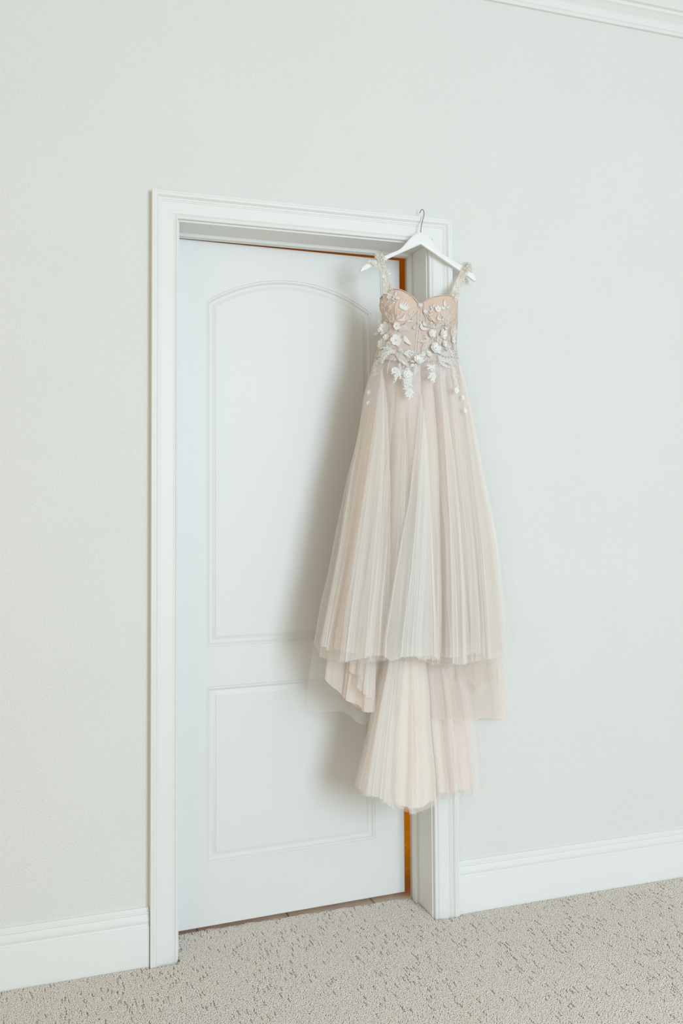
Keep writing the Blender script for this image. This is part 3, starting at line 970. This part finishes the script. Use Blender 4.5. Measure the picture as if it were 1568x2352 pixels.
def spray(base, tips, w_, mt_=None, off=0.004, name='lace_spray', bend=0.12):
    """feathered spray: narrow leaves fanning from one point"""
    m_ = MB()
    for i, t_ in enumerate(tips):
        bx_, by_ = base
        mx_, my_ = (bx_ + t_[0]) / 2, (by_ + t_[1]) / 2
        dx, dy = t_[0] - bx_, t_[1] - by_
        leaf_on([base, (mx_ + dy * bend, my_ - dx * bend), t_], w_ * 0.55, mt_, off + 0.0006 * (i % 3), m_=m_)
        # finer leaflets along each frond
        L_ = math.hypot(dx, dy)
        for q_ in range(int(L_ / 22)):
            f_ = (q_ + 1.2) / (L_ / 22 + 1.2)
            cx_ = bx_ + dx * f_ + dy * bend * 4 * f_ * (1 - f_) * 0.5
            cy_ = by_ + dy * f_ - dx * bend * 4 * f_ * (1 - f_) * 0.5
            sg_ = 1 if q_ % 2 else -1
            ll = min(26, 0.35 * L_) * rnd.uniform(.8, 1.2)
            ex_, ey_ = cx_ + (dx * 0.75 - sg_ * dy * 0.65) / L_ * ll, cy_ + (dy * 0.75 + sg_ * dx * 0.65) / L_ * ll
            leaf_on([(cx_, cy_), ((cx_ + ex_) / 2 + dx / L_ * 2, (cy_ + ey_) / 2 + dy / L_ * 2), (ex_, ey_)], 6.5, mt_, off + 0.001, n=2, m_=m_)
    return m_.build(name, mt_ or M_LACE, dress)


def tulip(cx, cy, r, ang, mt_=None):
    m_ = MB()
    for k, da in enumerate((-0.62, -0.32, 0, 0.32, 0.62)):
        a = ang + da
        x1, y1 = cx + r * 1.25 * math.cos(a), cy - r * 1.25 * math.sin(a)
        xm, ym = cx + r * 0.6 * math.cos(a + da * .9), cy - r * 0.6 * math.sin(a + da * .9)
        leaf_on([(cx, cy), (xm, ym), (x1, y1)], r * 0.17, off=0.0035 + 0.0008 * (2 - abs(k - 2)), m_=m_)
    return m_.build('lace_tulip', mt_ or M_LACE, dress)


# embroidered ground: the fine leaflets that fill the clusters
def ground(poly, n_, seed, off, size=(7, 15), flow=(0, 1), mt_=None):
    rg = random.Random(seed)
    xs_, ys_ = [p_[0] for p_ in poly], [p_[1] for p_ in poly]
    m_ = MB()
    k = 0
    while k < n_:
        x_, y_ = rg.uniform(min(xs_), max(xs_)), rg.uniform(min(ys_), max(ys_))
        c_ = False
        for a_, b_ in zip(poly, poly[1:] + poly[:1]):
            if (a_[1] > y_) != (b_[1] > y_) and x_ < (b_[0] - a_[0]) * (y_ - a_[1]) / (b_[1] - a_[1]) + a_[0]:
                c_ = not c_
        if not c_:
            continue
        k += 1
        a_ = math.atan2(flow[1], flow[0]) + rg.gauss(0, 0.8)
        L_ = rg.uniform(*size) * 2
        e_ = (x_ + L_ * math.cos(a_), y_ + L_ * math.sin(a_))
        md_ = ((x_ + e_[0]) / 2 + rg.uniform(-4, 4), (y_ + e_[1]) / 2 + rg.uniform(-4, 4))
        leaf_on([(x_, y_), md_, e_], rg.uniform(4, 7), off=off, n=2, m_=m_)
    o_ = m_.build('lace_ground', mt_ or M_LACE_SHEER, dress)
    o_['kind'] = 'stuff'
    return o_


ground([(260, 560), (400, 520), (480, 620), (560, 700), (540, 800), (430, 860), (235, 880), (235, 790)], 70, 1, 0.0028)
ground([(235, 870), (430, 830), (450, 880), (350, 930), (290, 1025), (225, 1000)], 60, 2, 0.004, flow=(-1, 0.6))
ground([(430, 880), (690, 860), (690, 930), (560, 1000), (640, 1080), (520, 1050), (480, 960)], 55, 3, 0.006, flow=(1, 0.7))
ground([(860, 560), (1010, 500), (1120, 540), (1200, 620), (1200, 860), (1050, 900), (880, 800), (820, 680)], 90, 4, 0.0028)
ground([(690, 930), (800, 880), (860, 780), (900, 860), (960, 930), (860, 960), (740, 1040)], 55, 5, 0.006, flow=(-0.5, 1))
ground([(970, 880), (1200, 840), (1205, 960), (1140, 1060), (1110, 1060), (1060, 960)], 65, 6, 0.005, flow=(1, 0.5))
ground([(560, 1080), (640, 1080), (670, 1200), (650, 1330), (560, 1320), (530, 1180)], 40, 7, 0.015, mt_=M_LACE)
ground([(890, 1010), (945, 1040), (930, 1220), (860, 1180), (850, 1060)], 26, 8, 0.015)
ground([(1140, 1060), (1180, 1080), (1215, 1290), (1180, 1290)], 26, 9, 0.010)
ground([(200, 1000), (250, 1010), (230, 1160), (185, 1160)], 20, 10, 0.010)
ground([(310, 200), (350, 240), (330, 330), (390, 470), (420, 540), (330, 480), (290, 330)], 26, 11, 0.0032)
ground([(1130, 320), (1180, 300), (1180, 480), (1090, 560), (1060, 540)], 26, 12, 0.0032)

# upper left cup
flower(385, 212, 36, 4, cup=0.12, centre=False, rot=0.5)
leaf_on([(455, 215), (462, 180), (466, 150)], 11)
leaf_on([(455, 240), (440, 215), (425, 200)], 10)
leaf_on([(462, 240), (480, 232), (508, 244)], 17)
leaf_on([(438, 262), (430, 245), (440, 228)], 12)
tulip(545, 365, 78, 1.10)
stem([(545, 362), (525, 410), (500, 450), (470, 495), (440, 520)])
stem([(482, 265), (462, 320), (455, 370), (462, 430), (470, 480)])
stem([(380, 240), (372, 275), (340, 320), (322, 360), (345, 430), (385, 490), (410, 520)], 0.0013)
leaf_on([(375, 262), (350, 290), (305, 325)], 13, M_LACE_SHEER)
leaf_on([(305, 300), (300, 280), (296, 262)], 9)
leaf_on([(318, 350), (300, 345), (284, 338)], 9)
for c_ in ((405, 340, 30), (362, 420, 34)):
    flower(*c_, 5, M_LACE_SHEER, cup=0.2)
stem([(430, 290), (415, 320), (390, 370), (368, 400)])
leaf_on([(425, 300), (440, 285), (450, 300)], 9)
leaf_on([(395, 372), (380, 376), (366, 384)], 8)
leaf_on([(415, 520), (430, 470), (420, 420)], 12, M_LACE_SHEER)
leaf_on([(385, 500), (395, 455), (372, 440)], 12, M_LACE_SHEER)
leaf_on([(480, 500), (540, 490), (582, 410)], 13)
leaf_on([(470, 480), (490, 450), (478, 418)], 10)
leaf_on([(500, 505), (550, 500), (590, 490)], 9)
stem([(705, 350), (680, 410), (640, 460), (590, 530), (530, 590), (495, 630)], 0.0014)
leaf_on([(640, 450), (640, 410), (692, 362)], 24, M_LACE_SHEER)
leaf_on([(600, 520), (640, 508), (672, 522)], 9)
leaf_on([(655, 500), (675, 470), (700, 470)], 13, M_LACE_SHEER)
# upper right cup
flower(970, 366, 40, 5, cup=0.12, centre=False, rot=0.2)
leaf_on([(1065, 340), (1048, 300), (1052, 245)], 14)
leaf_on([(1065, 345), (1090, 345), (1115, 312)], 10)
leaf_on([(1060, 350), (1035, 355), (1008, 340)], 16)
stem([(945, 300), (910, 340), (885, 390), (880, 440), (890, 480), (930, 520)])
for a_, b_ in (((905, 345), (935, 298)), ((890, 365), (885, 320)), ((885, 395), (915, 355)), ((880, 400), (868, 385)), ((880, 430), (905, 425)), ((878, 445), (860, 425)), ((905, 505), (930, 495)), ((900, 520), (880, 535))):
    leaf_on([a_, ((a_[0] + b_[0]) / 2, (a_[1] + b_[1]) / 2), b_], 10)
flower(888, 472, 30, 5, M_LACE_SHEER, cup=0.2)
leaf_on([(800, 375), (820, 398), (850, 392)], 18)
stem([(790, 380), (815, 430), (835, 470), (828, 510)])
tulip(1035, 465, 72, 0.75, M_LACE_SHEER)
stem([(1165, 300), (1140, 380), (1105, 440), (1085, 500), (1060, 560)], 0.0012)
leaf_on([(1015, 500), (970, 480), (985, 425)], 13)
leaf_on([(1015, 500), (1030, 490), (1035, 455)], 10)
leaf_on([(1060, 560), (1085, 530), (1110, 545)], 14, M_LACE_SHEER)
leaf_on([(1050, 590), (1075, 600), (1095, 585)], 10)
spray((960, 590), [(870, 520), (850, 555), (905, 545), (960, 530), (1010, 510), (1040, 545)], 14, M_LACE_SHEER)
leaf_on([(765, 535), (785, 600), (870, 605)], 16)
leaf_on([(835, 570), (800, 545), (800, 505)], 12)
# central gem and beads
for i in range(14):
    a = i * 2.4
    bead(757 + 7.5 * math.sqrt(i) * math.cos(a), 320 + 8 * math.sqrt(i) * math.sin(a), 0.0021)
for x_, y_ in ((735, 385), (722, 410), (750, 430), (742, 490), (738, 545), (725, 530), (700, 545), (690, 580), (735, 600), (725, 650), (715, 690), (742, 620)):
    bead(x_, y_, 0.0014)
flower(738, 530, 22, 5, M_LACE_SHEER, cup=0.2)
leaf_on([(690, 560), (680, 590), (700, 610)], 12, M_LACE_SHEER)
# waist left
flower(330, 598, 78, 6, M_LACE, rings=2, cup=0.4)
flower(478, 566, 48, 5, M_LACE, rings=1, cup=0.4)
flower(468, 748, 96, 6, M_LACE_SHEER, off=0.003, cup=0.2, centre=False)
flower(468, 742, 72, 6, M_LACE, rings=1, cup=0.4, off=0.006)
flower(352, 705, 40, 6, M_LACE, rings=2, cup=0.5)
flower(300, 775, 62, 6, M_LACE_SHEER, rings=2, cup=0.3)
flower(395, 790, 50, 5, M_LACE_SHEER, cup=0.3)
leaf_on([(560, 690), (595, 745), (648, 798)], 24)
leaf_on([(500, 620), (560, 590), (620, 612)], 34, M_LACE_SHEER)
leaf_on([(268, 560), (258, 640), (202, 672)], 18, M_LACE_SHEER)
leaf_on([(280, 520), (262, 510), (265, 560)], 14, M_LACE_SHEER)
spray((445, 860), [(240, 900), (230, 945), (250, 985), (290, 1025), (265, 1000), (280, 870), (330, 850), (300, 820)], 22, M_LACE_SHEER, bend=-0.10)
spray((430, 870), [(255, 835), (290, 835), (330, 905), (270, 940), (285, 1020)], 13, M_LACE, 0.006, bend=-0.14)
flower(432, 885, 26, 6, M_LACE, cup=0.4)
spray((560, 905), [(690, 880), (680, 925), (640, 950), (620, 865), (655, 860)], 18, M_LACE)
leaf_on([(455, 905), (530, 930), (560, 975)], 26, M_LACE_SHEER)
leaf_on([(470, 930), (560, 985), (630, 1075)], 28, M_LACE_SHEER)
leaf_on([(500, 960), (560, 1010), (620, 1050)], 14, M_LACE)
stem([(440, 940), (395, 985), (372, 1060), (362, 1140)], 0.0012)
stem([(460, 910), (500, 970), (515, 1050)], 0.0014)
for x_, y_, r_ in ((520, 860, 30), (545, 890, 24)):
    flower(x_, y_, r_, 6, M_LACE_SHEER, cup=0.4)
# waist right
flower(893, 655, 52, 5, M_LACE, rings=2, cup=0.45)
flower(1028, 668, 60, 6, M_LACE, rings=2, cup=0.4)
flower(935, 840, 76, 6, M_LACE, rings=2, cup=0.4, off=0.007)
flower(1042, 780, 42, 6, M_LACE, rings=2, cup=0.5)
flower(1145, 640, 74, 6, M_LACE_SHEER, rings=1, cup=0.3)
flower(1150, 735, 46, 6, M_LACE, rings=1, cup=0.3)
flower(1085, 835, 50, 6, M_LACE_SHEER, rings=1, cup=0.3)
flower(1160, 815, 40, 5, M_LACE_SHEER, cup=0.3)
flower(985, 735, 50, 5, M_LACE_SHEER, cup=0.25)
leaf_on([(860, 760), (800, 830), (785, 920)], 24, M_LACE_SHEER)
leaf_on([(885, 770), (850, 790), (800, 870)], 16, M_LACE_SHEER)
spray((860, 720), [(720, 750), (775, 770), (790, 800), (800, 690), (815, 660)], 16, M_LACE_SHEER)
spray((830, 880), [(690, 930), (740, 925), (780, 940), (770, 890)], 18, M_LACE)
spray((975, 890), [(1200, 880), (1195, 930), (1150, 905), (1190, 850), (1130, 870), (1100, 930)], 22, M_LACE_SHEER, bend=-0.06)
spray((970, 920), [(1130, 1000), (1115, 1075), (1150, 1010), (1140, 960), (1180, 960)], 24, M_LACE_SHEER, bend=-0.16)
spray((970, 925), [(1110, 1070), (1165, 985)], 10, M_LACE, 0.006, bend=-0.2)
flower(1125, 900, 34, 6, M_LACE, cup=0.3)
stem([(955, 930), (985, 1020), (1005, 1110), (1000, 1230)], 0.0012)
# middle
flower(738, 985, 64, 7, M_LACE, rings=2, cup=0.4, off=0.012)
flower(855, 905, 40, 6, M_LACE, rings=2, cup=0.4, off=0.008)
leaf_on([(700, 1020), (705, 1090), (678, 1165)], 20, M_LACE_SHEER, 0.012)
leaf_on([(690, 1000), (660, 990), (640, 1000)], 10, off=0.010)
leaf_on([(690, 1040), (660, 1040), (640, 1062)], 16, off=0.010)
for x_, y_ in ((730, 1102), (862, 970), (898, 952), (932, 976), (740, 1060), (890, 1125), (880, 930), (915, 1000), (930, 1040)):
    bead(x_, y_, 0.0021, off=0.014)
# hanging clusters on the skirt
KO = 0.014
spray((470, 1075), [(405, 1105), (412, 1150), (430, 1060), (445, 1250), (480, 1190), (520, 1215), (440, 1195), (510, 1140)], 22, M_LACE, KO)
flower(455, 1105, 40, 5, M_LACE, rings=1, off=KO + .002, cup=0.3)
leaf_on([(500, 1020), (520, 1090), (530, 1150)], 16, M_LACE_SHEER, KO)
leaf_on([(600, 1070), (605, 1110), (625, 1160)], 30, M_LACE_SHEER, KO)
flower(610, 1160, 62, 6, M_LACE, rings=2, off=KO + .002, cup=0.3)
flower(605, 1235, 52, 7, M_LACE, rings=2, off=KO + .002, cup=0.35)
spray((600, 1250), [(665, 1215), (660, 1300), (560, 1290), (590, 1340), (550, 1190), (640, 1150), (560, 1330)], 20, M_LACE, KO)
spray((618, 1325), [(622, 1460), (570, 1390), (675, 1385), (590, 1430), (655, 1430), (600, 1370), (645, 1350)], 24, M_LACE, KO)
leaf_on([(545, 1090), (560, 1130), (590, 1160)], 18, M_LACE_SHEER, KO)
spray((905, 1050), [(835, 1030), (832, 1080), (945, 1045), (870, 1035), (925, 1095), (890, 1110)], 18, M_LACE, KO)
flower(912, 1090, 28, 5, M_LACE_SHEER, off=KO, cup=0.3)
spray((905, 1130), [(845, 1200), (945, 1200), (915, 1260), (885, 1235), (935, 1150), (870, 1150)], 20, M_LACE, KO)
# trailing edgings down both sides
for x_, y_, r_ in ((1150, 1080, 22), (1160, 1120, 24), (1155, 1165, 26), (1170, 1205, 22), (1185, 1250, 24), (1205, 1290, 20), (205, 1050, 24), (215, 1100, 26), (225, 1140, 20), (190, 1160, 20),
                   (240, 1010, 26), (1215, 1010, 30), (1195, 1040, 24)):
    flower(x_, y_, r_, 5, M_LACE_SHEER, off=KO - .004, cup=0.3, centre=False)
for x_, y_, r_ in ((848, 901, 6), (846, 925, 5), (1047, 897, 8), (1062, 913, 6), (1067, 943, 6.5)):
    flower(x_, y_, r_, 5, M_LACE, off=0.016, px=True, cup=0.3, centre=False)


# ---- straps: net bands crowded with small lace petals, over the hanger's shoulders
def strap(path, wpx, seed, n):
    rg = random.Random(seed)
    pts = catmull([at(*p) for p in path], 8)
    rows_ = []
    for i, p_ in enumerate(pts):
        f_ = i / (len(pts) - 1)
        hw = 0.5 * np.interp(f_, [0, .2, 0.6, 1], wpx) * MPX
        t = pts[min(i + 1, len(pts) - 1)] - pts[max(i - 1, 0)]
        t /= np.linalg.norm(t)
        d = np.array((t[2], 0, -t[0]))
        if np.linalg.norm(d) < 0.3:
            d = np.array((1.0, 0, 0))
        d /= np.linalg.norm(d)
        rows_.append([p_ + d * hw * s + np.array((0, 0.001 * abs(s), 0)) for s in (-1, -.5, 0, .5, 1)])
    m_ = MB(); m_.grid(rows_)
    band = m_.build('shoulder_strap', M_LACE_CREAM, dress)
    for k in range(n):
        f_ = (k + rg.uniform(.1, .9)) / n * 0.98
        i = int(f_ * (len(pts) - 1))
        p_ = pts[i]
        hw = 0.5 * np.interp(f_, [0, .2, 0.6, 1], wpx) * MPX
        c = p_ + np.array((rg.uniform(-1, 1) * hw, -0.003 - rg.random() * 0.004, rg.uniform(-.003, .003)))
        fl_ = MB()
        nrm = np.array((rg.uniform(-.7, .7), -1, rg.uniform(-.4, .6))); nrm /= np.linalg.norm(nrm)
        A = np.cross(nrm, (0, 0, 1.0)); A /= np.linalg.norm(A)
        B = np.cross(nrm, A)
        r_ = rg.uniform(0.005, 0.0095)
        a0 = rg.uniform(0, 6.28)
        np_ = rg.choice((3, 4, 5, 6))
        for q_ in range(np_):
            a = a0 + q_ * 2 * math.pi / np_
            petal(fl_, c, A * math.cos(a) + B * math.sin(a), -A * math.sin(a) + B * math.cos(a), nrm, r_ * rg.uniform(.75, 1.5), r_ * 0.34, rg.uniform(.2, .9), nl=4, nw=3)
        fl_.build('strap_flower', rg.choice((M_LACE_CREAM, M_LACE, M_LACE_SHEER, M_LACE_CREAM)), band)


strap([(866, 600, -.034), (867, 591, -.038), (869, 588, -.046), (872, 593, -.054), (876, 605, -.058), (881, 622, -.066), (886, 645, -.080), (890, 664, -.098), (892, 676, -.108)], [14, 17, 17, 20], 5, 52)
strap([(1068, 622, -.034), (1069, 611, -.038), (1069, 608, -.046), (1068, 614, -.054), (1064, 626, -.058), (1057, 645, -.066), (1050, 662, -.076), (1044, 676, -.086), (1040, 688, -.096)], [13, 15, 17, 22], 6, 52)
spray_pts = [(836 + i * 6, 612 - i * 4) for i in range(5)]
# a few petals spreading along the hanger's left shoulder
for k, (x_, y_, r_) in enumerate(((856, 605, .011), (850, 602, .009), (862, 612, .010), (1078, 618, .010), (1084, 622, .008), (868, 592, .011))):
    fl_ = MB()
    c = at(x_, y_, -0.056)
    nrm = np.array((0.2 * (-1) ** k, -1, 0.3)); nrm /= np.linalg.norm(nrm)
    A = np.cross(nrm, (0, 0, 1.0)); A /= np.linalg.norm(A)
    B = np.cross(nrm, A)
    for q_ in range(5):
        a = k + q_ * 1.2566
        petal(fl_, c, A * math.cos(a) + B * math.sin(a), -A * math.sin(a) + B * math.cos(a), nrm, r_, r_ * 0.5, 0.4, nl=4, nw=3)
    fl_.build('strap_flower', M_LACE_CREAM, dress)
# hanging ribbons inside the straps
for a_, b_ in (((871, 606), (875, 690)), ((875, 606), (879, 690)), ((1058, 628), (1048, 700)), ((1061, 628), (1051, 700))):
    m = MB()
    rows = []
    for i in range(7):
        t = i / 6
        p_ = at(a_[0] + (b_[0] - a_[0]) * t, a_[1] + (b_[1] - a_[1]) * t, -0.052 - 0.004 * t)
        rows.append([p_ + np.array((-.0018, 0, 0)), p_ + np.array((.0018, .0002, 0))])
    m.grid(rows)
    m.build('hanging_ribbon', M_RIB, dress)
for o in bpy.data.objects:
    if 'base' in o.keys():
        del o['base']
